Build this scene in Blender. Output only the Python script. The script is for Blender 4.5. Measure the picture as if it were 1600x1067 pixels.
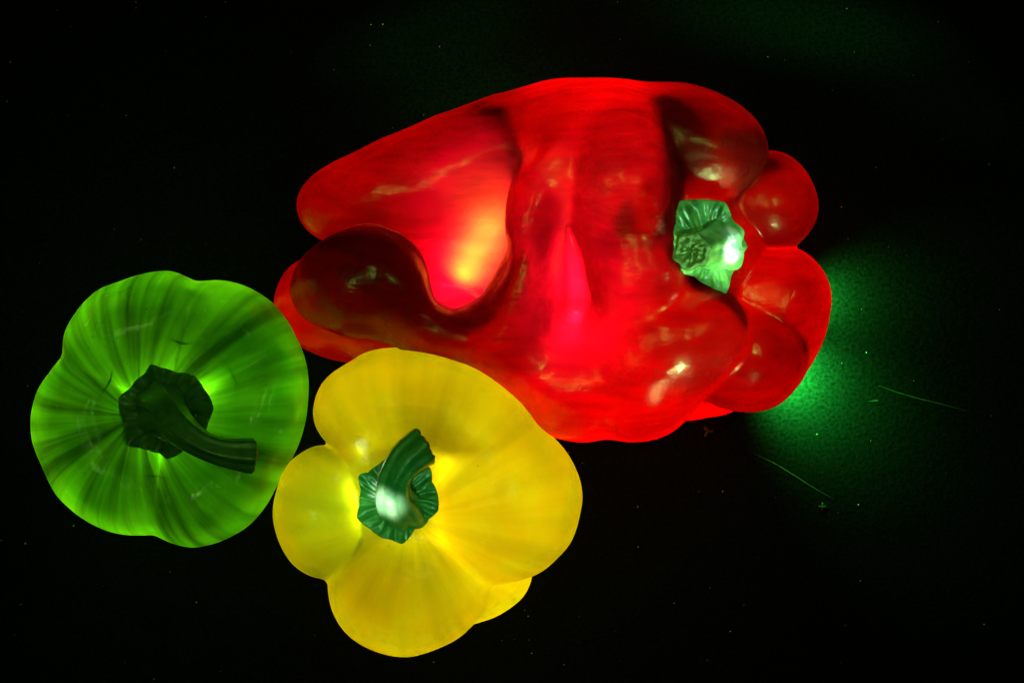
import bpy, math, random
import numpy as np
from mathutils import Vector, Matrix

for o in list(bpy.data.objects):
    bpy.data.objects.remove(o)
scn = bpy.context.scene
COL = scn.collection

# ------------------------------------------------------------------ units
# modelling unit = 0.2 mm ; S turns it into metres
S = 0.0002
D = 4500.0          # camera height above the table (0.9 m)
ZR = 200.0          # reference height (4 cm)


def W(u, v, z):
    """point of the place that lies at height z and is seen at (u, v) of the photo"""
    f = (D - z) / (D - ZR)
    return np.array([(u - 800.0) * f, (533.5 - v) * f, z], dtype=np.float64)


def M3(u, v, z):
    p = W(u, v, z) * S
    return Vector((float(p[0]), float(p[1]), float(p[2])))


# ------------------------------------------------------------------ camera
cam = bpy.data.objects.new('camera', bpy.data.cameras.new('camera'))
COL.objects.link(cam)
cam.location = (0, 0, D * S)
cam.rotation_euler = (0, 0, 0)
cam.data.sensor_width = 36
cam.data.lens = 36 * (D - ZR) / 1600.0
cam.data.clip_start = 0.01
cam.data.clip_end = 20
scn.camera = cam

# ------------------------------------------------------------------ world: a dark room
world = bpy.data.worlds.new("World")
scn.world = world
world.use_nodes = True
bg = world.node_tree.nodes['Background']
bg.inputs[0].default_value = (0.0, 0.0, 0.0, 1)
bg.inputs[1].default_value = 0.0

scn.view_settings.view_transform = 'Standard'
scn.view_settings.look = 'None'
scn.view_settings.exposure = 0
scn.view_settings.gamma = 1
scn.render.engine = 'CYCLES'
scn.render.resolution_x = 1024
scn.render.resolution_y = 682
scn.cycles.max_bounces = 10
scn.cycles.diffuse_bounces = 6
scn.cycles.transmission_bounces = 6
scn.cycles.glossy_bounces = 3
scn.cycles.sample_clamp_indirect = 4


# ------------------------------------------------------------------ lamps
def point(name, u, v, z, power, color, radius_mm):
    l = bpy.data.lights.new(name, 'POINT')
    l.energy = power
    l.color = color
    l.shadow_soft_size = radius_mm / 1000
    o = bpy.data.objects.new(name, l)
    o.location = M3(u, v, z)
    COL.objects.link(o)
    return o


def aim(o, tgt):
    d = (tgt - o.location).normalized()
    o.rotation_euler = d.to_track_quat('-Z', 'Y').to_euler()


def spot(name, src, tgt, power, color, angle, blend=1.0, radius_mm=4):
    l = bpy.data.lights.new(name, 'SPOT')
    l.energy = power
    l.color = color
    l.spot_size = math.radians(angle)
    l.spot_blend = blend
    l.shadow_soft_size = radius_mm / 1000
    o = bpy.data.objects.new(name, l)
    o.location = Vector(src)
    COL.objects.link(o)
    aim(o, M3(*tgt))
    return o


def area(name, src, tgt, power, color, sx, sy, roll=0.0):
    l = bpy.data.lights.new(name, 'AREA')
    l.shape = 'RECTANGLE'
    l.size = sx
    l.size_y = sy
    l.energy = power
    l.color = color
    o = bpy.data.objects.new(name, l)
    o.location = Vector(src)
    COL.objects.link(o)
    d = (M3(*tgt) - o.location).normalized()
    q = d.to_track_quat('-Z', 'Y').to_matrix() @ Matrix.Rotation(roll, 3, 'Z')
    o.rotation_euler = q.to_euler()
    return o


WARM = (1.0, 0.95, 0.50)
RD = (1.0, 0.20, 0.10)
PK = (1.0, 1.5, 10.0)
# lamps added inside the three peppers to make the skins glow
point('lamp_green_low', 262, 640, 42, 0.25, (1.0, 1, 0.4), 10)
for gu, gv, gp in ((226, 574, 0.0045), (189, 608, 0.004), (336, 605, 0.006), (247, 720, 0.0035), (245, 742, 0.0012), (246, 765, 0.0006)):
    point('accent_lamp_green', gu, gv, 318, gp, (0.8, 1, 0.5), 1.2)  # small lamp added just under the skin for a bright spot
point('lamp_yellow_low', 680, 790, 170, 0.105, WARM, 12)
point('lamp_yellow_low_side', 745, 900, 90, 0.010, WARM, 12)
for yu, yv, yp, yc in ((545, 775, 0.005, (0.6, 1, 1.5)), (540, 815, 0.003, (0.7, 1, 0.6)), (712, 742, 0.0045, (1, 1, 1.2)), (704, 800, 0.003, (1, 1, 0.8)),
                       (560, 706, 0.0015, (0.7, 1, 0.6)), (632, 868, 0.0025, (0.9, 1, 0.6)), (600, 640, 0.004, (0.9, 1, 0.3)), (700, 830, 0.002, (1, 0.9, 0.5))):
    point('accent_lamp_yellow', yu, yv, 345, yp, yc, 2.5)  # added close below the skin to brighten patches of it
for u, v, p in ((715, 430, 0.05), (745, 385, 0.07), (775, 335, 0.05)):
    spot('lamp_red_valley', tuple(M3(u - 8, v + 12, 165)), (u, v, 260), p, PK, 115, 1.0, 5)
point('lamp_red_valley_low', 700, 380, 140, 0.024, RD, 8)
for u, v, p in ((728, 422, 0.032), (746, 388, 0.030), (766, 348, 0.024)):
    spot('lamp_red_hot', tuple(M3(u, v, 202)), (u + 2, v - 4, 260), p, (1.0, 110.0, 0.1), 95, 1.0, 3)
for u, v, p in ((892, 340, 0.007), (900, 390, 0.018), (908, 440, 0.034), (912, 500, 0.038), (905, 540, 0.018)):
    spot('lamp_red_groove', tuple(M3(u - 14, v, 244)), (u - 12, v, 340), p * 1.7, (1.0, 1.5, 7.0), 92, 1.0, 3)
point('lamp_red_front', 970, 600, 190, 0.078, RD, 8)
point('lamp_red_hump', 935, 220, 210, 0.060, RD, 8)
point('lamp_red_stem_end', 1205, 440, 110, 0.048, RD, 8)
point('lamp_red_low_front', 1085, 625, 100, 0.016, RD, 6)
point('lamp_red_tip', 560, 300, 190, 0.0045, RD, 8)
point('lamp_red_tip_low', 660, 250, 215, 0.005, RD, 8)
point('lamp_red_near_tip', 490, 475, 150, 0.004, RD, 6)
# green torch light on skins, stems and the table
GT = (0.08, 1.0, 0.16)
spot('torch_stem_red', (0.28, 0.04, 0.20), (1122, 385, 340), 1.5, (0.30, 1.0, 0.42), 10, 1.0, 3)
spot('torch_stem_red_hot', (0.25, -0.02, 0.26), (1128, 385, 325), 36.0, (1.5, 1.0, 1.6), 2.3, 1.0, 2)
spot('torch_stem_yellow', (-0.02, -0.16, 0.36), (620, 780, 420), 1.4, (0.25, 1.0, 0.40), 9, 1.0, 3)
spot('torch_stem_yellow_hot', (-0.10, -0.14, 0.36), (606, 784, 440), 34.0, (1.8, 1.0, 1.7), 2.4, 1.0, 2)
spot('torch_lobe_yellow', (-0.20, 0.02, 0.40), (548, 780, 370), 4.0, (0.35, 1.0, 0.30), 5.5, 1.0, 6)
spot('torch_stem_green', (-0.20, -0.10, 0.45), (262, 640, 380), 0.10, (0.25, 1.0, 0.40), 12, 1.0, 6)
spot('torch_table', tuple(M3(1213, 562, 68)), (1240, 588, 0), 2.9, (0.02, 1.0, 0.08), 116, 1.0, 5)
spot('torch_table_side', tuple(M3(1252, 470, 45)), (1290, 470, 0), 0.60, (0.02, 1.0, 0.08), 100, 1.0, 4)
# spots added to lay faint smeared reflections on the far side of the table
for a in (((0.50, 0.03, 0.13), (1225, 30, 0), 75.0, 3.0), ((0.45, -0.10, 0.12), (1410, 110, 0), 7.0, 3.6), ((-0.34, 0.00, 0.13), (690, 52, 0), 34.0, 2.8),
          ((-0.30, 0.03, 0.15), (750, 150, 0), 13.0, 5.0)):
    spot('glint_spot', a[0], a[1], a[2], (0.03, 1.0, 0.12), a[3], 1.0, 12)
# area lamps added out of view to put soft gleams on the waxy skins
OL = (0.45, 1.0, 0.15)
for a in (('gleam_high', (0.02, 0.16, 0.5), (900, 400, 300), 0.012, OL, 0.07, 0.015, 0.5),
          ('gleam_right', (0.26, 0.10, 0.45), (1000, 400, 300), 0.022, (0.3, 1, 0.15), 0.02, 0.06, 0.2),
          ('gleam_low', (0.13, -0.17, 0.17), (1130, 272, 300), 0.016, (0.4, 1, 0.3), 0.06, 0.016, 0.3),
          ('gleam_behind', (0.02, 0.05, 1.25), (900, 400, 300), 0.11, OL, 0.26, 0.13, 0.9),
          ('gleam_behind_left', (-0.30, 0.02, 1.1), (650, 450, 300), 0.02, OL, 0.12, 0.05, 1.1),
          ('gleam_left', (-0.22, -0.02, 0.5), (620, 500, 300), 0.012, OL, 0.012, 0.09, 0.9)):
    area(*a).data.spread = math.radians(11 if a[0] == 'gleam_low' else 60)

# ------------------------------------------------------------------ node helpers


class NT:
    def __init__(self, name):
        self.m = bpy.data.materials.new(name)
        self.m.use_nodes = True
        self.t = self.m.node_tree
        self.t.nodes.clear()
        self.out = self.t.nodes.new('ShaderNodeOutputMaterial')

    def n(self, kind, **kw):
        nd = self.t.nodes.new('ShaderNode' + kind)
        for k, v in kw.items():
            setattr(nd, k, v)
        return nd

    def l(self, a, b):
        self.t.links.new(a, b)

    def val(self, sock, v):
        if hasattr(v, 'is_output'):
            self.l(v, sock)
        else:
            sock.default_value = v

    def math(self, op, a, b=None, c=None, clamp=False):
        nd = self.n('Math', operation=op)
        nd.use_clamp = clamp
        self.val(nd.inputs[0], a)
        if b is not None:
            self.val(nd.inputs[1], b)
        if c is not None:
            self.val(nd.inputs[2], c)
        return nd.outputs[0]

    def mix(self, fac, a, b, blend='MIX'):
        nd = self.n('Mix', data_type='RGBA', blend_type=blend)
        self.val(nd.inputs[0], fac)
        self.val(nd.inputs[6], a)
        self.val(nd.inputs[7], b)
        return nd.outputs[2]

    def noise(self, vec, scale, detail=3.0, rough=0.5):
        nd = self.n('TexNoise')
        if vec is not None:
            self.l(vec, nd.inputs['Vector'])
        nd.inputs['Scale'].default_value = scale
        nd.inputs['Detail'].default_value = detail
        nd.inputs['Roughness'].default_value = rough
        return nd.outputs[0]

    def ramp(self, fac, stops):
        nd = self.n('ValToRGB')
        self.l(fac, nd.inputs[0])
        el = nd.color_ramp.elements
        while len(el) < len(stops):
            el.new(0.5)
        for e, (p, c) in zip(el, stops):
            e.position = p
            e.color = c if len(c) == 4 else (*c, 1)
        return nd.outputs[0]

    def maprange(self, v, a, b, c, d):
        nd = self.n('MapRange')
        self.l(v, nd.inputs[0])
        for i, x in enumerate((a, b, c, d)):
            nd.inputs[i + 1].default_value = x
        return nd.outputs[0]


def skin(name, trans_a, trans_b, refl, radial, streak=(0.45, 1.0), coat=1.0, rough=0.12, fibre=18.0, thick=(0.6, 1.1)):
    """thin translucent vegetable wall under a waxy skin"""
    t = NT(name)
    tc = t.n('TexCoord')
    ob = tc.outputs['Object']
    if radial:
        sep = t.n('SeparateXYZ')
        t.l(ob, sep.inputs[0])
        cb = t.n('CombineXYZ')
        t.l(sep.outputs[0], cb.inputs[0])
        t.l(sep.outputs[1], cb.inputs[1])
        nrm = t.n('VectorMath', operation='NORMALIZE')
        t.l(cb.outputs[0], nrm.inputs[0])
        ln = t.n('VectorMath', operation='LENGTH')
        t.l(cb.outputs[0], ln.inputs[0])
        s2 = t.n('SeparateXYZ')
        t.l(nrm.outputs[0], s2.inputs[0])
        c2 = t.n('CombineXYZ')
        t.l(s2.outputs[0], c2.inputs[0])
        t.l(s2.outputs[1], c2.inputs[1])
        t.l(t.math('MULTIPLY', ln.outputs[1], 2.6), c2.inputs[2])
        fv = c2.outputs[0]
        f1 = t.noise(fv, fibre * 0.20, 2, 0.5)
        f2 = t.noise(fv, fibre * 0.5, 3, 0.5)
    else:
        mp = t.n('Mapping')
        t.l(ob, mp.inputs[0])
        mp.inputs['Rotation'].default_value = (0, 0, 0.12)
        mp.inputs['Scale'].default_value = (0.14, 1, 1)
        f1 = t.noise(mp.outputs[0], 70, 3, 0.55)
        f2 = t.noise(mp.outputs[0], 330, 3, 0.6)
    fm = t.math('ADD', t.math('MULTIPLY', f1, 0.5), t.math('MULTIPLY', f2, 0.5))
    st = t.maprange(fm, 0.38, 0.60, streak[0], streak[1])
    blot = t.noise(ob, 60, 3, 0.6)
    tcol = t.mix(t.maprange(blot, 0.3, 0.7, 0, 1), (*trans_a, 1), (*trans_b, 1))
    tcol = t.mix(1.0, tcol, st, 'MULTIPLY')
    # the flesh is thicker in some places than in others
    tcol = t.mix(1.0, tcol, t.maprange(t.noise(ob, 34, 2, 0.5), 0.3, 0.7, thick[0], thick[1]), 'MULTIPLY')
    # tiny pores and dark specks
    vor = t.n('TexVoronoi')
    t.l(ob, vor.inputs['Vector'])
    vor.inputs['Scale'].default_value = 210
    spot_ = t.maprange(vor.outputs['Distance'], 0.03, 0.10, 0.55, 1.0)
    gate = t.maprange(t.noise(ob, 45, 2), 0.50, 0.58, 0, 1)
    spk = t.mix(gate, (1, 1, 1, 1), spot_)
    tcol = t.mix(1.0, tcol, spk, 'MULTIPLY')
    # bump
    b1 = t.n('Bump')
    b1.inputs['Strength'].default_value = 0.18
    b1.inputs['Distance'].default_value = 0.0012
    t.l(t.math('ADD', t.noise(ob, 240, 4, 0.6), t.math('MULTIPLY', fm, 2.0)), b1.inputs['Height'])
    b2 = t.n('Bump')
    b2.inputs['Strength'].default_value = 0.35
    b2.inputs['Distance'].default_value = 0.004
    t.l(t.noise(ob, 38, 3, 0.5), b2.inputs['Height'])
    t.l(b1.outputs[0], b2.inputs['Normal'])
    tr = t.n('BsdfTranslucent')
    t.l(tcol, tr.inputs[0])
    t.l(b1.outputs[0], tr.inputs[1])
    df = t.n('BsdfDiffuse')
    df.inputs[0].default_value = (*refl, 1)
    mx = t.n('MixShader')
    mx.inputs[0].default_value = 0.62
    t.l(df.outputs[0], mx.inputs[1])
    t.l(tr.outputs[0], mx.inputs[2])
    fr = t.n('Fresnel')
    fr.inputs[0].default_value = 1.45
    t.l(b2.outputs[0], fr.inputs[1])
    geo = t.n('NewGeometry')
    front = t.math('SUBTRACT', 1.0, geo.outputs['Backfacing'])
    smear = t.maprange(t.noise(ob, 85, 4, 0.65), 0.4, 0.65, rough, rough + 0.16)
    gl = t.n('BsdfGlossy')
    t.l(smear, gl.inputs['Roughness'])
    t.l(b2.outputs[0], gl.inputs['Normal'])
    m2 = t.n('MixShader')
    wax = t.maprange(t.noise(ob, 62, 4, 0.6), 0.44, 0.58, 0.18, 1.0)     # wiped and dusty places shine less
    shine = t.math('MINIMUM', t.math('MULTIPLY', t.math('MULTIPLY', fr.outputs[0], coat), wax), 0.10)
    t.l(t.math('MULTIPLY', shine, front, clamp=True), m2.inputs[0])
    t.l(mx.outputs[0], m2.inputs[1])
    t.l(gl.outputs[0], m2.inputs[2])
    t.l(m2.outputs[0], t.out.inputs[0])
    return t.m


def stem_mat(name, ca, cb_, rough=0.32, fib=260):
    t = NT(name)
    tc = t.n('TexCoord')
    ob = tc.outputs['Object']
    n1 = t.noise(ob, 150, 5, 0.65)
    n2 = t.noise(ob, fib * 3, 3, 0.6)
    col = t.mix(t.maprange(n1, 0.35, 0.65, 0, 1), (*ca, 1), (*cb_, 1))
    p = t.n('BsdfPrincipled')
    t.l(col, p.inputs['Base Color'])
    t.l(t.maprange(n1, 0.3, 0.7, rough, rough + 0.15), p.inputs['Roughness'])
    p.inputs['Coat Weight'].default_value = 0.3
    p.inputs['Coat Roughness'].default_value = 0.2
    b = t.n('Bump')
    b.inputs['Strength'].default_value = 0.45
    b.inputs['Distance'].default_value = 0.0008
    t.l(t.math('ADD', n1, t.math('MULTIPLY', n2, 0.4)), b.inputs['Height'])
    t.l(b.outputs[0], p.inputs['Normal'])
    t.l(p.outputs[0], t.out.inputs[0])
    return t.m


def plain(name, col, rough=0.6, bump=0.3, scale=400):
    t = NT(name)
    tc = t.n('TexCoord')
    n1 = t.noise(tc.outputs['Object'], scale, 4, 0.6)
    p = t.n('BsdfPrincipled')
    c = t.mix(t.maprange(n1, 0.3, 0.7, 0, 1), (*[x * 0.6 for x in col], 1), (*col, 1))
    t.l(c, p.inputs['Base Color'])
    p.inputs['Roughness'].default_value = rough
    b = t.n('Bump')
    b.inputs['Strength'].default_value = bump
    b.inputs['Distance'].default_value = 0.0006
    t.l(n1, b.inputs['Height'])
    t.l(b.outputs[0], p.inputs['Normal'])
    t.l(p.outputs[0], t.out.inputs[0])
    return t.m


M_GREEN = skin('green_skin', (0.11, 0.72, 0.004), (0.22, 0.85, 0.008), (0.02, 0.12, 0.01), True, (0.22, 1.12), rough=0.12)
M_YELLOW = skin('yellow_skin', (0.86, 0.56, 0.001), (0.80, 0.70, 0.003), (0.45, 0.40, 0.01), True, (0.78, 1.0), rough=0.2, coat=0.8, thick=(0.78, 1.08))
M_RED = skin('red_skin', (0.80, 0.0010, 0.0015), (0.92, 0.0016, 0.0022), (0.16, 0.003, 0.003), False, (0.62, 1.0), rough=0.17, coat=1.3)
M_STEM_G = stem_mat('dark_green_stem', (0.02, 0.07, 0.012), (0.05, 0.14, 0.02))
M_STEM_Y = stem_mat('fresh_green_stem', (0.02, 0.13, 0.03), (0.07, 0.26, 0.06))
M_STEM_R = stem_mat('pale_green_stem', (0.03, 0.14, 0.04), (0.22, 0.46, 0.18))
M_CUT = plain('stem_cut_fibre', (0.16, 0.13, 0.06), 0.8, 0.8, 900)
M_CUT_R = plain('pale_stem_cut_fibre', (0.30, 0.45, 0.25), 0.7, 0.9, 700)
M_PITH = plain('white_pith', (0.45, 0.42, 0.25), 0.8, 0.3, 200)  # pith colour, shared by seed cores and added shade blockers

# ------------------------------------------------------------------ object helpers


WORLD_AT = {}


def mesh_obj(name, verts, faces, mat, parent=None, smooth=True, origin=None):
    """verts in modelling units; origin (units) is where the object stands"""
    og = np.zeros(3) if origin is None else np.asarray(origin, float)
    v = (np.asarray(verts, float) - og) * S
    me = bpy.data.meshes.new(name)
    if isinstance(faces, np.ndarray):
        nf, k = faces.shape
        me.vertices.add(len(v))
        me.vertices.foreach_set('co', v.astype(np.float32).ravel())
        me.loops.add(nf * k)
        me.loops.foreach_set('vertex_index', faces.astype(np.int32).ravel())
        me.polygons.add(nf)
        me.polygons.foreach_set('loop_start', np.arange(0, nf * k, k, dtype=np.int32))
        me.polygons.foreach_set('loop_total', np.full(nf, k, dtype=np.int32))
        me.update(calc_edges=True)
    else:
        me.from_pydata([tuple(x) for x in v], [], faces)
        me.update()
    me.validate()
    if smooth:
        me.polygons.foreach_set('use_smooth', [True] * len(me.polygons))
    me.materials.append(mat)
    o = bpy.data.objects.new(name, me)
    COL.objects.link(o)
    if parent is not None:
        o.parent = parent
        o.location = Vector([float(x) for x in og * S]) - WORLD_AT.get(parent.name, parent.location)
    else:
        o.location = Vector([float(x) for x in og * S])
    WORLD_AT[o.name] = Vector([float(x) for x in og * S])
    return o


def empty(name, loc, label, cat, group=None):
    o = bpy.data.objects.new(name, None)
    COL.objects.link(o)
    o.location = loc
    o['label'] = label
    o['category'] = cat
    if group:
        o['group'] = group
    return o


# ------------------------------------------------------------------ distance-field sculpting
def catmull(P, n):
    P = np.array(P, float)
    Q = np.vstack([2 * P[0] - P[1], P, 2 * P[-1] - P[-2]])
    out = []
    for i in range(len(P) - 1):
        p0, p1, p2, p3 = Q[i:i + 4]
        for t in np.linspace(0, 1, n, endpoint=False):
            out.append(0.5 * ((2 * p1) + (-p0 + p2) * t + (2 * p0 - 5 * p1 + 4 * p2 - p3) * t**2 + (-p0 + 3 * p1 - 3 * p2 + p3) * t**3))
    out.append(P[-1])
    return np.array(out)


def smin(a, b, k):
    h = np.maximum(k - np.abs(a - b), 0) / k
    return np.minimum(a, b) - h * h * k * 0.25


def chain(pts, zs=1.0):
    """pts: (u, v, z, r). r measured in photo pixels, z squash zs"""
    if len(pts) > 1:
        pts = catmull(pts, 4)
    P = [(W(u, v, z), r * (D - z) / (D - ZR)) for u, v, z, r in pts]

    def f(x, y, z):
        best = None
        if len(P) == 1:
            a, r = P[0]
            return np.sqrt((x - a[0])**2 + (y - a[1])**2 + ((z - a[2]) / zs)**2) - r
        for (a, ra), (b, rb) in zip(P[:-1], P[1:]):
            ba = b - a
            bb = ba[0]**2 + ba[1]**2 + (ba[2] / zs)**2
            px, py, pz = x - a[0], y - a[1], (z - a[2]) / zs
            t = np.clip((px * ba[0] + py * ba[1] + pz * ba[2] / zs) / bb, 0, 1)
            d = np.sqrt((px - t * ba[0])**2 + (py - t * ba[1])**2 + (pz - t * ba[2] / zs)**2) - (ra + (rb - ra) * t)
            best = d if best is None else smin(best, d, 9.0)
        return best
    return f


def ell(u, v, z, a, b, c, rot=0.0):
    """ellipsoid; a, b in photo pixels; rot in degrees counter-clockwise"""
    ctr = W(u, v, z)
    f_ = (D - z) / (D - ZR)
    a, b = a * f_, b * f_
    cr, sr = math.cos(math.radians(rot)), math.sin(math.radians(rot))

    def f(x, y, z):
        px, py, pz = x - ctr[0], y - ctr[1], z - ctr[2]
        qx, qy = px * cr + py * sr, -px * sr + py * cr
        k0 = np.sqrt((qx / a)**2 + (qy / b)**2 + (pz / c)**2)
        k1 = np.sqrt((qx / a**2)**2 + (qy / b**2)**2 + (pz / c**2)**2)
        return k0 * (k0 - 1) / np.maximum(k1, 1e-6)
    return f


def sculpt(prims, lump=3.0, floor=True):
    def f(x, y, z):
        d = None
        for op, k, g in prims:
            e = g(x, y, z)
            if d is None:
                d = e
            elif op == '+':
                d = smin(d, e, k)
            else:
                d = -smin(-d, e, k)
        d = d + lump * (np.sin(x * 0.021 + 1.3 * np.sin(y * 0.013)) * np.sin(y * 0.024 + 0.7) * np.sin(z * 0.019 + 0.4)
                        + 0.45 * np.sin(x * 0.047 + y * 0.02) * np.sin(y * 0.051 - z * 0.03))
        if floor:
            d = -smin(-d, z - 1.0, 14.0)    # flattened where it rests on the table
        return d
    return f


def surface_net(f, lo, hi, h):
    ax = [np.arange(lo[i], hi[i] + h, h, dtype=np.float32) for i in range(3)]
    X, Y, Z = np.meshgrid(*ax, indexing='ij', sparse=True)
    V = f(X, Y, Z).astype(np.float32)
    V = np.broadcast_to(V, (len(ax[0]), len(ax[1]), len(ax[2])))
    neg = V < 0
    nx, ny, nz = V.shape
    cnt = np.zeros((nx - 1, ny - 1, nz - 1), np.int8)
    for i in (0, 1):
        for j in (0, 1):
            for k in (0, 1):
                cnt += neg[i:nx - 1 + i, j:ny - 1 + j, k:nz - 1 + k]
    act = (cnt > 0) & (cnt < 8)
    idx = -np.ones(act.shape, np.int64)
    I, J, K = np.nonzero(act)
    idx[I, J, K] = np.arange(len(I))
    pos = np.zeros((len(I), 3))
    n = np.zeros(len(I))
    for axis in range(3):
        for a in (0, 1):
            for b in (0, 1):
                o0 = [0, 0, 0]
                oth = [q for q in range(3) if q != axis]
                o0[oth[0]], o0[oth[1]] = a, b
                o1 = list(o0)
                o1[axis] = 1
                v0 = V[I + o0[0], J + o0[1], K + o0[2]]
                v1 = V[I + o1[0], J + o1[1], K + o1[2]]
                m = (v0 < 0) != (v1 < 0)
                t = np.where(m, v0 / np.where(m, v0 - v1, 1), 0)
                p = np.tile(np.array(o0, float), (len(I), 1))
                p[:, axis] += t
                pos += np.where(m[:, None], p, 0)
                n += m
    pos /= n[:, None]
    pos = (np.stack([I, J, K], 1) + pos) * h + np.array([a[0] for a in ax])
    faces = []
    for axis in range(3):
        oth = [q for q in range(3) if q != axis]
        s0 = [slice(1, -1)] * 3
        s1 = [slice(1, -1)] * 3
        s0[axis] = slice(0, -1)
        s1[axis] = slice(1, None)
        A, B = neg[tuple(s0)], neg[tuple(s1)]
        E = np.stack(np.nonzero(A != B), 1)
        ins = A[E[:, 0], E[:, 1], E[:, 2]]
        E = E + np.array([0 if q == axis else 1 for q in range(3)])
        def at(da, db):
            q = E.copy()
            q[:, oth[0]] -= da
            q[:, oth[1]] -= db
            return idx[q[:, 0], q[:, 1], q[:, 2]]
        quad = np.stack([at(1, 1), at(0, 1), at(0, 0), at(1, 0)], 1)
        flip = ~ins if axis != 1 else ins
        quad[flip] = quad[flip][:, ::-1]
        faces.append(quad)
    faces = np.concatenate(faces)
    # pull the vertices onto the exact surface
    for it in range(3):
        x, y, z = pos.T
        d = f(x, y, z)
        e = 0.5
        g = np.stack([f(x + e, y, z) - f(x - e, y, z), f(x, y + e, z) - f(x, y - e, z), f(x, y, z + e) - f(x, y, z - e)], 1) / (2 * e)
        gl = np.maximum((g**2).sum(1), 0.2)
        stp = np.clip(d / gl, -h * 0.5, h * 0.5)
        pos = pos - g * stp[:, None]
        if it < 2:   # even out the net a little
            acc = np.zeros_like(pos)
            c = np.zeros(len(pos))
            for a, b in ((0, 1), (1, 2), (2, 3), (3, 0)):
                for p, q in ((a, b), (b, a)):
                    np.add.at(acc, faces[:, p], pos[faces[:, q]])
                    np.add.at(c, faces[:, p], 1)
            pos = 0.5 * pos + 0.5 * acc / np.maximum(c, 1)[:, None]
    return pos, faces


def height_on(f, u, v, z0=470):
    """height of the outer skin seen at (u, v)"""
    z = z0
    for _ in range(200):
        p = W(u, v, z)
        d = float(f(p[0], p[1], p[2]))
        if d < 0.3:
            break
        z -= max(d * 0.6, 0.3)
        if z < 0:
            break
    return z


# ------------------------------------------------------------------ calyx and stem builders
def calyx_mesh(contour, ctr, zfun, ribs, thick=9, amp=7, nr=26, na=220, seed=1, inner=0.3):
    """contour: photo points of the rim; zfun(u,v) gives the skin under it"""
    rng = np.random.RandomState(seed)
    cu, cv = ctr
    ang = np.array([math.atan2(cv - v, u - cu) for u, v in contour])
    rad = np.array([math.hypot(u - cu, v - cv) for u, v in contour])
    o = np.argsort(ang)
    ang, rad = ang[o], rad[o]
    aa = np.concatenate([ang - 2 * math.pi, ang, ang + 2 * math.pi])
    rr = np.concatenate([rad, rad, rad])
    th = np.linspace(-math.pi, math.pi, na, endpoint=False)
    R = np.interp(th, aa, rr)
    R = 0.25 * np.roll(R, 1) + 0.5 * R + 0.25 * np.roll(R, -1)
    ph = rng.rand(4) * 6
    verts, faces = [], []
    ribw = np.zeros(na)
    for a, w in ribs:
        dd = (th - math.radians(a) + math.pi) % (2 * math.pi) - math.pi
        ribw += np.exp(-(dd / w)**2)
    for lay in (1, 0):
        for i in range(nr + 1):
            t = i / nr
            for j in range(na):
                r = R[j] * t
                u, v = cu + r * math.cos(th[j]), cv - r * math.sin(th[j])
                z = zfun(u, v)
                wob = 0.5 * math.sin(9 * th[j] + ph[0] + 3 * t) + 0.4 * math.sin(17 * th[j] + ph[1] - 5 * t) + 0.3 * math.sin(31 * th[j] + ph[2] + 8 * t)
                edge = max(0.0, (t - 0.72) / 0.28)
                if lay:
                    zz = z + thick * (1.4 - 0.75 * t - 0.35 * edge**2) + amp * ribw[j] * math.sin(math.pi * min(1, t * 1.05))**0.7 + 0.55 * amp * wob * t * (1 - 0.5 * edge)
                    zz += ribw[j] * edge * 5
                else:
                    zz = z + thick * 0.15 * (1 - t) - 3 + ribw[j] * edge * 4
                verts.append(W(u, v, zz))
    n1 = (nr + 1) * na
    for i in range(nr):
        for j in range(na):
            k = (j + 1) % na
            a, b, c, d = i * na + j, (i + 1) * na + j, (i + 1) * na + k, i * na + k
            faces.append((a, b, c, d))
            faces.append((n1 + d, n1 + c, n1 + b, n1 + a))
    for j in range(na):
        k = (j + 1) % na
        a, b = nr * na + j, nr * na + k
        faces.append((a, n1 + a, n1 + b, b))
    return np.array(verts), np.array(faces)


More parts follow.
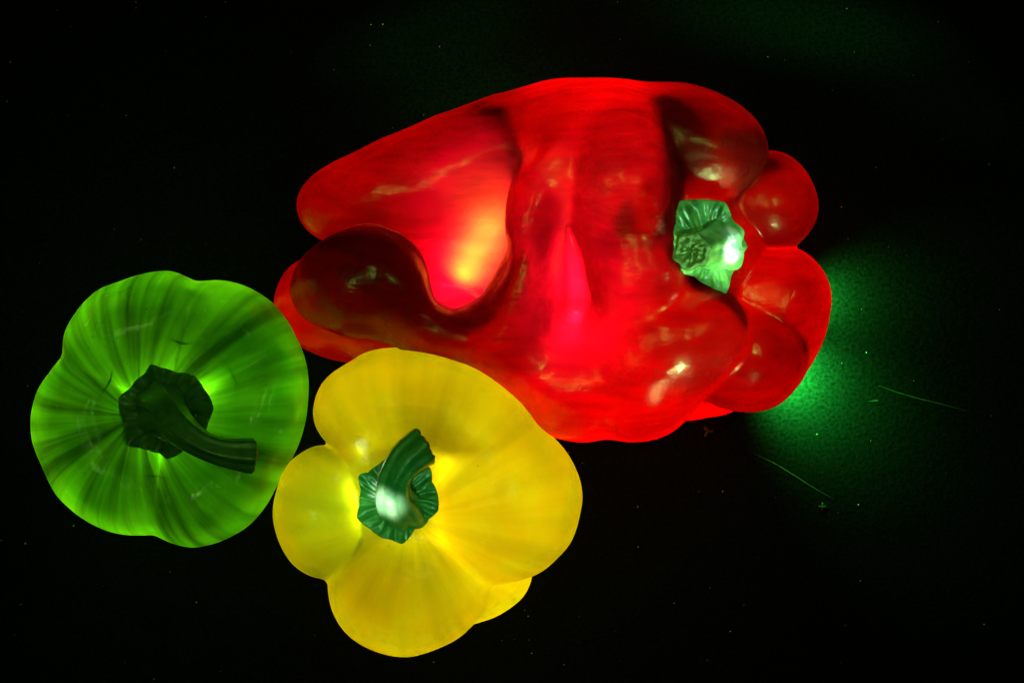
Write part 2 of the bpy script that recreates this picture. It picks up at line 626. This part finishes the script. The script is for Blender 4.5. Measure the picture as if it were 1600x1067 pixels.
def stem_meshes(path, seed=1, nsides=6, rib=0.07, na=64, cut_tilt=None):
    """path: (u, v, z, r). Returns tube and cut-face meshes"""
    P = np.array([[*W(u, v, z), r] for u, v, z, r in path])
    C = catmull(P, 16)
    n = len(C)
    T = np.gradient(C[:, :3], axis=0)
    T /= np.linalg.norm(T, axis=1)[:, None]
    up = np.array([0.31, 0.9, 0.3])
    N = np.cross(T[0], up)
    N /= np.linalg.norm(N)
    rng = np.random.RandomState(seed)
    ph = rng.rand(6) * 6
    V, F = [], []
    rings = []
    for i in range(n):
        N = N - T[i] * N.dot(T[i])
        N /= np.linalg.norm(N)
        B = np.cross(T[i], N)
        t = i / (n - 1)
        for j in range(na):
            a = 2 * math.pi * j / na
            r = C[i, 3] * (1 + rib * math.cos(nsides * a + ph[0] + 1.2 * t) + 0.035 * math.sin(3 * a + ph[1] + 4 * t)
                           + 0.022 * math.sin(11 * a + ph[2] + 2 * t) + 0.03 * math.sin(9 * t + ph[3] + a))
            V.append(C[i, :3] + r * (math.cos(a) * N + math.sin(a) * B))
        if i:
            for j in range(na):
                k = (j + 1) % na
                F.append(((i - 1) * na + j, (i - 1) * na + k, i * na + k, i * na + j))
    V = np.array(V)
    ring = V[-na:]
    c = ring.mean(0)
    cv, cf = [], []
    nr = 12
    for i in range(nr + 1):
        t = i / nr
        for j in range(na):
            a = 2 * math.pi * j / na
            dz = (1.0 * math.sin(5 * a + ph[4] + 7 * t) + 0.9 * math.sin(t * 17) + 1.5 * (t > 0.78) - 2.2 * (t < 0.4) * (0.4 - t) * 3
                  + 0.8 * math.sin(13 * a + 3 * t)) * (1 - t**8)
            cv.append(c + (ring[j] - c) * t * 0.985 + T[-1] * (dz * 1.3 + 0.4))
    for i in range(nr):
        for j in range(na):
            k = (j + 1) % na
            cf.append((i * na + j, i * na + k, (i + 1) * na + k, (i + 1) * na + j))
    # inward flip so that the faces look out along the stem
    cf = [f[::-1] for f in cf]
    return V, np.array(F), np.array(cv), np.array(cf)


GROUP = 'bell peppers glowing on the dark table'

# ------------------------------------------------------------------ table
def table_material():
    t = NT('black_table')
    tc = t.n('TexCoord')
    ob = tc.outputs['Object']
    g = t.noise(ob, 900, 4, 0.7)
    g2 = t.noise(ob, 160, 3, 0.6)
    vor = t.n('TexVoronoi')
    t.l(ob, vor.inputs['Vector'])
    vor.inputs['Scale'].default_value = 520
    p = t.n('BsdfDiffuse')
    t.l(t.mix(t.maprange(g, 0.3, 0.7, 0, 1), (0.001, 0.0012, 0.001, 1), (0.007, 0.008, 0.007, 1)), p.inputs[0])
    b = t.n('Bump')
    b.inputs['Strength'].default_value = 0.4
    b.inputs['Distance'].default_value = 0.0004
    t.l(t.math('ADD', t.math('MULTIPLY', vor.outputs['Distance'], 0.7), t.math('ADD', g, t.math('MULTIPLY', g2, 0.2))), b.inputs['Height'])
    t.l(b.outputs[0], p.inputs['Normal'])
    t.l(p.outputs[0], t.out.inputs[0])
    return t.m


M_TABLE = table_material()
tv = [(-3500, -3000, 0), (3500, -3000, 0), (3500, 3000, 0), (-3500, 3000, 0),
      (-3500, -3000, -90), (3500, -3000, -90), (3500, 3000, -90), (-3500, 3000, -90)]
tf = [(0, 1, 2, 3), (7, 6, 5, 4), (0, 4, 5, 1), (1, 5, 6, 2), (2, 6, 7, 3), (3, 7, 4, 0)]
table = mesh_obj('table', tv, tf, M_TABLE, smooth=False)
table['kind'] = 'structure'

# ------------------------------------------------------------------ green pepper
GC = (258, 642)
G_OUT = [(268.5, 421), (309, 434), (354, 437), (390, 449.5), (426, 472), (457.5, 508), (475.5, 544), (482, 580), (481, 625), (473, 674.5),
         (457.5, 715), (439.5, 751), (421.5, 787), (390, 821), (345, 845.5), (300, 856), (268.5, 851), (241.5, 841), (210, 839), (169.5, 830),
         (120, 803), (88.5, 773.5), (66, 728.5), (50, 688), (48, 652), (57, 611.5), (75, 580), (93, 553), (97.5, 521.5), (120, 485.5),
         (151.5, 454), (187.5, 440.5), (228, 427)]
g_origin = W(GC[0], GC[1], 0)
green = empty('bell_pepper', Vector(g_origin * S), 'green bell pepper standing upright, stem bent to the lower right, glowing bright green', 'pepper', GROUP)
g_furrows = [(77, 0.20, 1.0), (153, 0.22, 1.0), (-96, 0.20, 1.0), (28, 0.24, 0.7), (-37, 0.25, 0.6)]
g_prof = catmull([(0.0, 338), (0.12, 338), (0.24, 346), (0.40, 378), (0.58, 398), (0.76, 388), (0.90, 342), (0.985, 260), (1.0, 205),
                  (0.975, 140), (0.88, 60), (0.70, 10), (0.45, 1), (0.22, 22), (0.02, 34)], 14)


def green_r(th):
    pts = np.array([(W(u, v, 215)[:2] - W(GC[0], GC[1], 215)[:2]) for u, v in G_OUT])
    a = np.arctan2(pts[:, 1], pts[:, 0])
    r = np.hypot(pts[:, 0], pts[:, 1])
    o = np.argsort(a)
    a, r = a[o], r[o]
    aa = np.concatenate([a - 2 * np.pi, a, a + 2 * np.pi])
    rr = np.concatenate([r, r, r])
    x = np.linspace(-np.pi, np.pi, 720, endpoint=False)
    R = np.interp(x, aa, rr)
    k = np.hanning(19)
    k /= k.sum()
    R = np.convolve(np.concatenate([R[-20:], R, R[:20]]), k, 'same')[20:-20]
    return np.interp(th, np.append(x, np.pi), np.append(R, R[0]))


def green_z_drop(th, t):
    d = 0
    for a, w, s in g_furrows:
        dd = (th - math.radians(a) + np.pi) % (2 * np.pi) - np.pi
        d = d + s * np.exp(-(np.abs(dd) / w)**1.5)
    return d


def green_body():
    na, C = 420, g_prof
    th = np.linspace(-np.pi, np.pi, na, endpoint=False)
    R = green_r(th)
    base = np.full(na, R.mean())
    verts = []
    for i, (rho, z) in enumerate(C):
        # the furrows deepen from the rim towards the stem
        w = min(1.0, max(0.0, (rho - 0.1) / 0.5)) ** 0.8
        RR = base * (1 - w) + R * w
        fur = green_z_drop(th, rho)
        up = 1.0 if z > 215 else 0.5
        zz = z - fur * up * 34 * math.exp(-((rho - 0.52) / 0.34)**2) * (1 if z > 215 else -0.3)
        rr = RR * rho * (1 - 0.03 * fur * (0.5 < rho))
        zz = zz + 3.5 * np.sin(3 * th + 1) * rho + 2 * np.sin(11 * th + rho * 5) * rho * (rho < 0.95)
        zz = np.maximum(zz, 1.0)
        verts.append(np.stack([rr * np.cos(th), rr * np.sin(th), zz], 1))
    V = np.concatenate(verts)
    n = len(C)
    i, j = np.meshgrid(np.arange(n - 1), np.arange(na), indexing='ij')
    k = (j + 1) % na
    F = np.stack([i * na + j, (i + 1) * na + j, (i + 1) * na + k, i * na + k], -1).reshape(-1, 4)
    # lobes lean a little with height so that the top is not centred
    V[:, 0] += g_origin[0] + (V[:, 2] - 0) * 0
    V[:, 1] += g_origin[1]
    pc = W(GC[0], GC[1], 215)
    V[:, :2] += (pc[:2] - g_origin[:2]) * (V[:, 2:3] / 215.0)
    return V, F


V, F = green_body()
mesh_obj('body', V, F, M_GREEN, green, origin=g_origin)
g_calyx = [(235, 569), (250, 574), (275, 582), (304, 587), (318, 606), (334, 638), (326, 655), (322, 672), (300, 690), (284, 706), (261, 718), (250, 708),
           (228, 702), (201, 697), (196, 672), (190, 650), (185, 622), (204, 606), (212, 594), (226, 584)]
gz = lambda u, v: 336 + 34 * (math.hypot(u - GC[0], v - GC[1]) / 80)**2 - 6
V, F = calyx_mesh(g_calyx, (260, 643), gz, [(105, .2), (165, .2), (-92, .2), (5, .2), (50, .2), (-40, .25), (-140, .25)], thick=9, amp=7, seed=3)
mesh_obj('calyx', V, F, M_STEM_G, green)
V, F, CV, CF = stem_meshes([(256, 640, 338, 52), (254, 638, 356, 40), (262, 643, 388, 29), (283, 670, 420, 24), (315, 694, 436, 20), (350, 707, 440, 21), (383, 711, 436, 25), (394, 712, 433, 26)], 4)
st = mesh_obj('stem', V, F, M_STEM_G, green)
mesh_obj('cut_end', CV, CF, M_CUT, st)
# seed core with its partition tubes, added to cast shade through the skin
def seed_core(parent, ctr, z0, z1, r, vanes, vane_r, seed):
    rng = np.random.RandomState(seed)
    na, nz = 40, 20
    V, F = [], []
    c = W(ctr[0], ctr[1], 215)
    for i in range(nz + 1):
        t = i / nz
        z = z0 + (z1 - z0) * t
        rr = r * math.sin(math.pi * min(0.98, max(0.02, t * 0.75 + 0.08)))**0.6
        for j in range(na):
            a = 2 * math.pi * j / na
            q = rr * (1 + 0.10 * math.sin(7 * a + 9 * t) + 0.07 * rng.randn() * 0.5)
            V.append((c[0] + q * math.cos(a), c[1] + q * math.sin(a), z))
    for i in range(nz):
        for j in range(na):
            k = (j + 1) % na
            F.append((i * na + j, i * na + k, (i + 1) * na + k, (i + 1) * na + j))
    F.append(tuple(range(na))[::-1])
    F.append(tuple(nz * na + j for j in range(na)))
    core = mesh_obj('seed_core', V, F, M_PITH, parent)
    for a, rm in vanes:
        a = math.radians(a)
        V, F = [], []
        n, m = 10, 10
        dx, dy = math.cos(a), math.sin(a)
        for s in (-1, 1):
            for i in range(n + 1):
                for j in range(m + 1):
                    q = rm * i / n
                    z = z0 + 20 + (z1 - z0 - 30) * j / m
                    wv = 3 * math.sin(i * 0.9 + j * 0.5)
                    V.append((c[0] + q * dx - dy * (wv + s * 2), c[1] + q * dy + dx * (wv + s * 2), z))
        o = (n + 1) * (m + 1)
        for i in range(n):
            for j in range(m):
                q = [i * (m + 1) + j, (i + 1) * (m + 1) + j, (i + 1) * (m + 1) + j + 1, i * (m + 1) + j + 1]
                F.append(tuple(q))
                F.append(tuple(o + x for x in q[::-1]))
        mesh_obj('shade_blocker', V, F, M_PITH, core)


seed_core(green, GC, 150, 280, 93, [], 0, 5)  # sized to shade the ring around the calyx

# ------------------------------------------------------------------ yellow pepper
y_prims = [
    ('+', 1, chain([(645, 775, 210, 142)], 1.25)),
    ('+', 22, chain([(566, 642, 235, 73), (612, 632, 240, 84), (680, 632, 240, 84), (740, 665, 235, 86), (765, 690, 235, 82)], 1.9)),
    ('+', 7, ell(511, 802, 235, 84, 106, 165, 8)),
    ('+', 12, ell(640, 900, 225, 132, 122, 178, 10)),
    ('+', 16, ell(772, 780, 240, 136, 134, 178, -20)),
    ('+', 26, chain([(690, 868, 130, 110), (752, 882, 125, 81)], 1.25)),
    ('-', 40, chain([(620, 768, 450, 58)], 1.0)),
]
y_sdf = sculpt(y_prims, 3.0)
y_origin = W(655, 785, 0)
yellow = empty('bell_pepper', Vector(y_origin * S), 'yellow bell pepper with four fat lobes and a short hooked green stem', 'pepper', GROUP)
V, F = surface_net(y_sdf, (-400, -540, -8), (140, 30, 440), 4.5)
mesh_obj('body', V, F, M_YELLOW, yellow, origin=y_origin)
y_calyx = [(560, 741), (575, 738), (592, 725), (600, 718), (640, 722), (673, 731), (675, 752), (685, 797), (668, 812), (648, 826), (628, 850), (612, 843), (597, 840),
           (578, 826), (557, 808), (562, 790), (564, 765)]
yz0 = height_on(y_sdf, 620, 780)
print('yellow calyx height', yz0)
yz = lambda u, v: yz0 + 6 + 18 * (math.hypot(u - 622, v - 782) / 70)**2
V, F = calyx_mesh(y_calyx, (622, 782), yz, [(0, .16), (-30, .14), (-62, .14), (-95, .14), (-125, .14), (-160, .16), (165, .16), (140, .16), (60, .2), (25, .16)], thick=12, amp=8, seed=9)
mesh_obj('calyx', V, F, M_STEM_Y, yellow)
b = yz0
V, F, CV, CF = stem_meshes([(628, 795, b + 5, 40), (624, 788, b + 28, 32), (616, 772, b + 58, 26), (618, 745, b + 78, 24), (634, 718, b + 84, 27), (652, 703, b + 82, 29), (664, 696, b + 80, 30)], 7)
st = mesh_obj('stem', V, F, M_STEM_Y, yellow)
mesh_obj('cut_end', CV, CF, M_CUT, st)

# ------------------------------------------------------------------ red pepper
r_prims = [
    ('+', 1, chain([(640, 350, 150, 95), (800, 380, 155, 120), (940, 400, 180, 140), (1060, 400, 180, 140)], 0.95)),
    ('+', 30, chain([(527, 322, 200, 62), (640, 294, 205, 84), (800, 248, 210, 100), (930, 234, 225, 100)], 1.05)),      # upper tip lobe
    ('+', 55, chain([(905, 232, 235, 97), (965, 231, 235, 95), (1040, 230, 225, 91)], 1.1)),                            # back of the hump
    ('-', 50, chain([(620, 362, 365, 44), (690, 410, 350, 74), (722, 425, 335, 76), (745, 390, 340, 78), (790, 320, 352, 66)], 1.0)),          # the glowing fold
    ('+', 10, chain([(505, 474, 120, 76), (575, 486, 120, 82), (720, 500, 140, 90)], 1.1)),                              # lower hidden lobe
    ('+', 9, chain([(516, 447, 245, 62), (556, 441, 275, 81), (586, 440, 282, 78), (606, 462, 284, 66), (650, 505, 284, 44), (700, 529, 284, 42), (745, 530, 280, 52), (795, 535, 275, 64), (860, 565, 262, 82)], 1.0)),   # dark near lobe
    ('+', 22, chain([(880, 262, 305, 64), (845, 330, 338, 52), (846, 385, 334, 47), (843, 415, 325, 51), (832, 450, 312, 60), (815, 495, 295, 65), (805, 535, 276, 68), (860, 580, 245, 92)], 1.05)),  # ridge between the glowing folds
    ('-', 16, chain([(690, 405, 365, 40), (720, 428, 362, 52), (745, 400, 362, 48)], 1.1)),                              # its round lower end
    ('-', 60, chain([(876, 285, 415, 8), (890, 350, 404, 36), (902, 430, 396, 50), (908, 510, 394, 54), (905, 555, 396, 44)], 1.3)),
    ('+', 30, ell(915, 600, 205, 112, 90, 140, 0)),
    ('+', 26, chain([(1060, 225, 220, 90), (1112, 238, 212, 85)], 1.25)),                                                   # stem-end lobe 1
    ('+', 9, chain([(965, 258, 285, 98), (972, 300, 300, 90), (988, 375, 300, 78), (1000, 440, 298, 78)], 1.15)),           # central hump
    ('+', 3, chain([(1110, 350, 190, 40), (1150, 336, 172, 60), (1182, 322, 165, 74), (1198, 317, 160, 78)], 1.25)),                               # stem-end lobe 2
    ('+', 5, chain([(1110, 430, 200, 50), (1150, 450, 175, 68), (1213, 472, 165, 87)], 1.3)),                                # stem-end lobe 3
    ('+', 12, chain([(960, 570, 130, 94), (1110, 580, 120, 72)], 1.1)),                                                      # low front lobe
    ('+', 24, chain([(1190, 520, 150, 92)], 1.0)),
    ('+', 6, chain([(1105, 520, 225, 62), (1150, 550, 215, 82), (1176, 556, 200, 87)], 1.1)),                                                      # stem-end lobe 4
    ('+', 10, chain([(1000, 412, 318, 58), (1035, 415, 305, 48)], 1.1)),
    ('+', 14, chain([(1012, 490, 290, 80), (985, 580, 245, 108), (1035, 540, 282, 96), (1098, 516, 300, 70)], 1.05)),         # big front fold
    ('-', 18, chain([(1112, 385, 385, 62)], 1.0)),
]
r_sdf = sculpt(r_prims, 3.0)
r_origin = W(870, 420, 0)
red = empty('bell_pepper', Vector(r_origin * S), 'large crumpled red bell pepper lying on its side, glowing hot in its middle fold', 'pepper', GROUP)
V, F = surface_net(r_sdf, (-400, -190, -8), (520, 430, 450), 4.5)
mesh_obj('body', V, F, M_RED, red, origin=r_origin)
rz0 = height_on(r_sdf, 1115, 388)
print('red calyx height', rz0)
r_calyx = [(1062, 314), (1085, 312), (1110, 313), (1133, 316), (1143, 340), (1152, 362), (1168, 386), (1150, 405), (1142, 432), (1132, 464), (1110, 448), (1085, 432),
           (1062, 425), (1050, 400), (1050, 370), (1055, 340)]
rz = lambda u, v: rz0 + 10 - 0.45 * (u - 1110) + 10 * (math.hypot(u - 1108, v - 385) / 70)**2
V, F = calyx_mesh(r_calyx, (1108, 386), rz, [(0, .16), (-60, .2), (55, .2), (110, .2), (-110, .2), (160, .2)], thick=12, amp=6, seed=12)
mesh_obj('calyx', V, F, M_STEM_R, red)
b = rz0 + 10
V, F, CV, CF = stem_meshes([(1114, 384, b - 5, 48), (1112, 384, b + 14, 36), (1104, 387, b + 36, 29), (1094, 389, b + 58, 27), (1084, 392, b + 80, 26), (1081, 392, b + 92, 28)], 11)
st = mesh_obj('stem', V, F, M_STEM_R, red)
mesh_obj('cut_end', CV, CF, M_CUT_R, st)


def shade_mass(parent, name, path, seed, f=None):
    """lumpy tube inside the fruit, for seed cores and added shade blockers"""
    V, F, CV, CF = stem_meshes(path, seed, 5, 0.16, 40)
    n = len(V)
    if f is not None:       # keep it inside the flesh
        for _ in range(6):
            x, y, z = V.T
            d = f(x, y, z)
            g = np.stack([f(x + 1, y, z) - f(x - 1, y, z), f(x, y + 1, z) - f(x, y - 1, z), f(x, y, z + 1) - f(x, y, z - 1)], 1) / 2
            g /= np.maximum(np.linalg.norm(g, axis=1), 0.3)[:, None]
            V = V - g * np.maximum(d + 12, 0)[:, None]
    F = [tuple(f_) for f_ in F] + [tuple(range(40))[::-1], tuple(range(n - 40, n))]
    return mesh_obj(name, V, F, M_PITH, parent)


core = shade_mass(red, 'seed_core', [(1085, 395, 240, 30), (1050, 400, 245, 58), (1000, 405, 250, 50), (960, 410, 245, 20)], 21)  # seed core, put in to darken the skin by the stem


def under(f, pts, gap=30):
    return [(u, v, height_on(f, u, v) - r * 1.25 - gap, r) for u, v, r in pts]


for k, pth in enumerate([
        [(500, 395, 14), (560, 400, 34), (600, 420, 40), (660, 470, 34), (720, 510, 28), (770, 530, 10)],
        [(520, 430, 6), (570, 455, 16), (640, 500, 12)],
        [(1010, 165, 10), (1028, 205, 26), (1034, 255, 30), (1032, 310, 26), (1020, 345, 10)],
        [(750, 190, 8), (785, 205, 34), (812, 235, 34), (818, 270, 10)],
        [(835, 400, 6), (828, 440, 20), (812, 480, 26), (775, 515, 24), (740, 530, 8)],
        [(1030, 420, 10), (1065, 445, 30), (1105, 475, 34), (1135, 500, 24), (1148, 518, 8)],
        [(1090, 215, 8), (1115, 245, 34), (1135, 280, 16)],
        [(1165, 490, 8), (1195, 508, 28), (1225, 530, 24), (1238, 555, 8)],
        [(930, 358, 6), (975, 350, 14), (1020, 355, 16), (1035, 375, 10)],
        [(590, 325, 8), (620, 335, 18), (560, 330, 10)],
        [(1150, 330, 6), (1190, 300, 16), (1215, 290, 8)],
        [(1010, 400, 12), (1040, 395, 32), (1062, 400, 14)],
        [(975, 300, 6), (960, 350, 16), (945, 390, 8)],
        [(1140, 290, 8), (1120, 330, 16), (1100, 300, 10)]]):
    shade_mass(core, 'shade_blocker', under(r_sdf, pth, 14 if pth[0] == (750, 190, 8) else 28), 22 + k, r_sdf)  # unseen tubes added under the skin wherever it should look dark

g_core = bpy.data.objects['seed_core']
for k, (a, r0, r1, q) in enumerate([(77, 70, 165, 17), (153, 75, 160, 17), (-96, 85, 150, 13), (28, 95, 160, 15), (-37, 80, 165, 20), (115, 85, 140, 11),
                                    (50, 90, 140, 9), (0, 90, 160, 18), (-70, 85, 150, 16), (-125, 85, 150, 18), (185, 90, 140, 17)]):
    c_, s_ = math.cos(math.radians(a)), math.sin(math.radians(a))
    at = lambda r, z, w: (GC[0] + r * c_, GC[1] - r * s_, z, w)
    shade_mass(g_core, 'shade_blocker', [at(r0 - 10, 282, q * .5), at(r0, 286, q), at((r0 + r1) / 2, 292, q * 1.4), at(r1, 295, q * .6)], 50 + k)  # added below the top to throw dark radial bands on the skin

y_core = shade_mass(yellow, 'seed_core', [(622, 780, 330, 40), (628, 790, 290, 62), (640, 800, 240, 50), (645, 800, 215, 20)], 31)
for k, pth in enumerate([
        [(515, 895, 270, 6), (545, 860, 310, 11), (578, 822, 320, 12)],
        [(515, 712, 225, 6), (535, 724, 250, 9), (556, 738, 280, 10)]]):
    shade_mass(y_core, 'shade_blocker', pth, 80 + k, y_sdf)  # added below the creases to shade them from inside

# ------------------------------------------------------------------ dust, hot-pixel specks and scratches on the table
M_DUST = plain('pale_dust', (0.7, 0.7, 0.7), 0.8, 0.2, 500)
rng = random.Random(5)
V, F = [], []
for k in range(150):
    u, v = rng.uniform(0, 1600), rng.uniform(0, 1067)
    c = W(u, v, 0.8)
    q = rng.choice([0.5, 0.6, 0.7, 1.0, 1.4])
    b0 = len(V)
    for d in ((1, 0, 0), (-1, 0, 0), (0, 1, 0), (0, -1, 0), (0, 0, 1), (0, 0, -1)):
        V.append(c + np.array(d) * q * rng.uniform(0.7, 1.3))
    for f in ((0, 2, 4), (2, 1, 4), (1, 3, 4), (3, 0, 4), (2, 0, 5), (1, 2, 5), (3, 1, 5), (0, 3, 5)):
        F.append(tuple(b0 + x for x in f))
d_ = mesh_obj('dust', V, F, M_DUST, smooth=False)
d_['kind'] = 'stuff'
d_['label'] = 'tiny pale specks, dust and sensor hot pixels, scattered over the dark table'
d_['category'] = 'dust'


def scratch(pts, w):
    C = catmull([(*W(u, v, 0.6)[:2], 0.6) for u, v in pts], 8)
    V, F = [], []
    for i, c in enumerate(C):
        t = C[min(i + 1, len(C) - 1)] - C[max(i - 1, 0)]
        n = np.array([-t[1], t[0], 0]) / np.linalg.norm(t)
        ww = w * (0.25 + math.sin(math.pi * i / (len(C) - 1))) * (0.8 + 0.4 * rng.random())
        V += [c + n * ww - np.array([0, 0, 0.55]), c + np.array([0, 0, 0.4]), c - n * ww - np.array([0, 0, 0.55])]
        if i:
            k = 3 * i
            F += [(k - 3, k - 2, k + 1, k), (k - 2, k - 1, k + 2, k + 1)]
    return mesh_obj('scratch', V, F, M_SCR, table)


M_SCR = plain('scuffed_edge', (0.030, 0.032, 0.030), 0.7, 0.2, 900)
scratch([(1177, 708), (1210, 724), (1240, 742), (1268, 760), (1303, 780)], 0.9)
scratch([(1372, 602), (1400, 612), (1430, 621), (1470, 631), (1515, 643)], 0.8)
scratch([(1358, 627), (1368, 626), (1374, 626)], 0.9)


def crumb(name, u, v, arms, r, h, mat, label, cat):
    V, F = [], []
    c = W(u, v, 0)
    n = 24
    for lay, (z, q) in enumerate(((0.3, 1.0), (h * 0.6, 0.9), (h, 0.4))):
        for i in range(n):
            a = 2 * math.pi * i / n
            rr = r * q * (0.55 + 0.45 * math.cos(arms * a) + 0.12 * rng.random())
            V.append((c[0] + rr * math.cos(a), c[1] + rr * math.sin(a), z))
    for lay in (0, 1):
        for i in range(n):
            k = (i + 1) % n
            F.append((lay * n + i, lay * n + k, (lay + 1) * n + k, (lay + 1) * n + i))
    F.append(tuple(2 * n + i for i in range(n)))
    o = mesh_obj(name, V, F, mat, origin=c)
    o['label'] = label
    o['category'] = cat
    return o


crumb('crumb', 1285, 791, 4, 7, 3, M_SCR, 'tiny cross-shaped green crumb on the table below the scratches', 'crumb')
crumb('crumb', 1106, 674, 3, 10, 5, M_SCR, 'small ragged scrap on the table just below the red pepper', 'crumb')
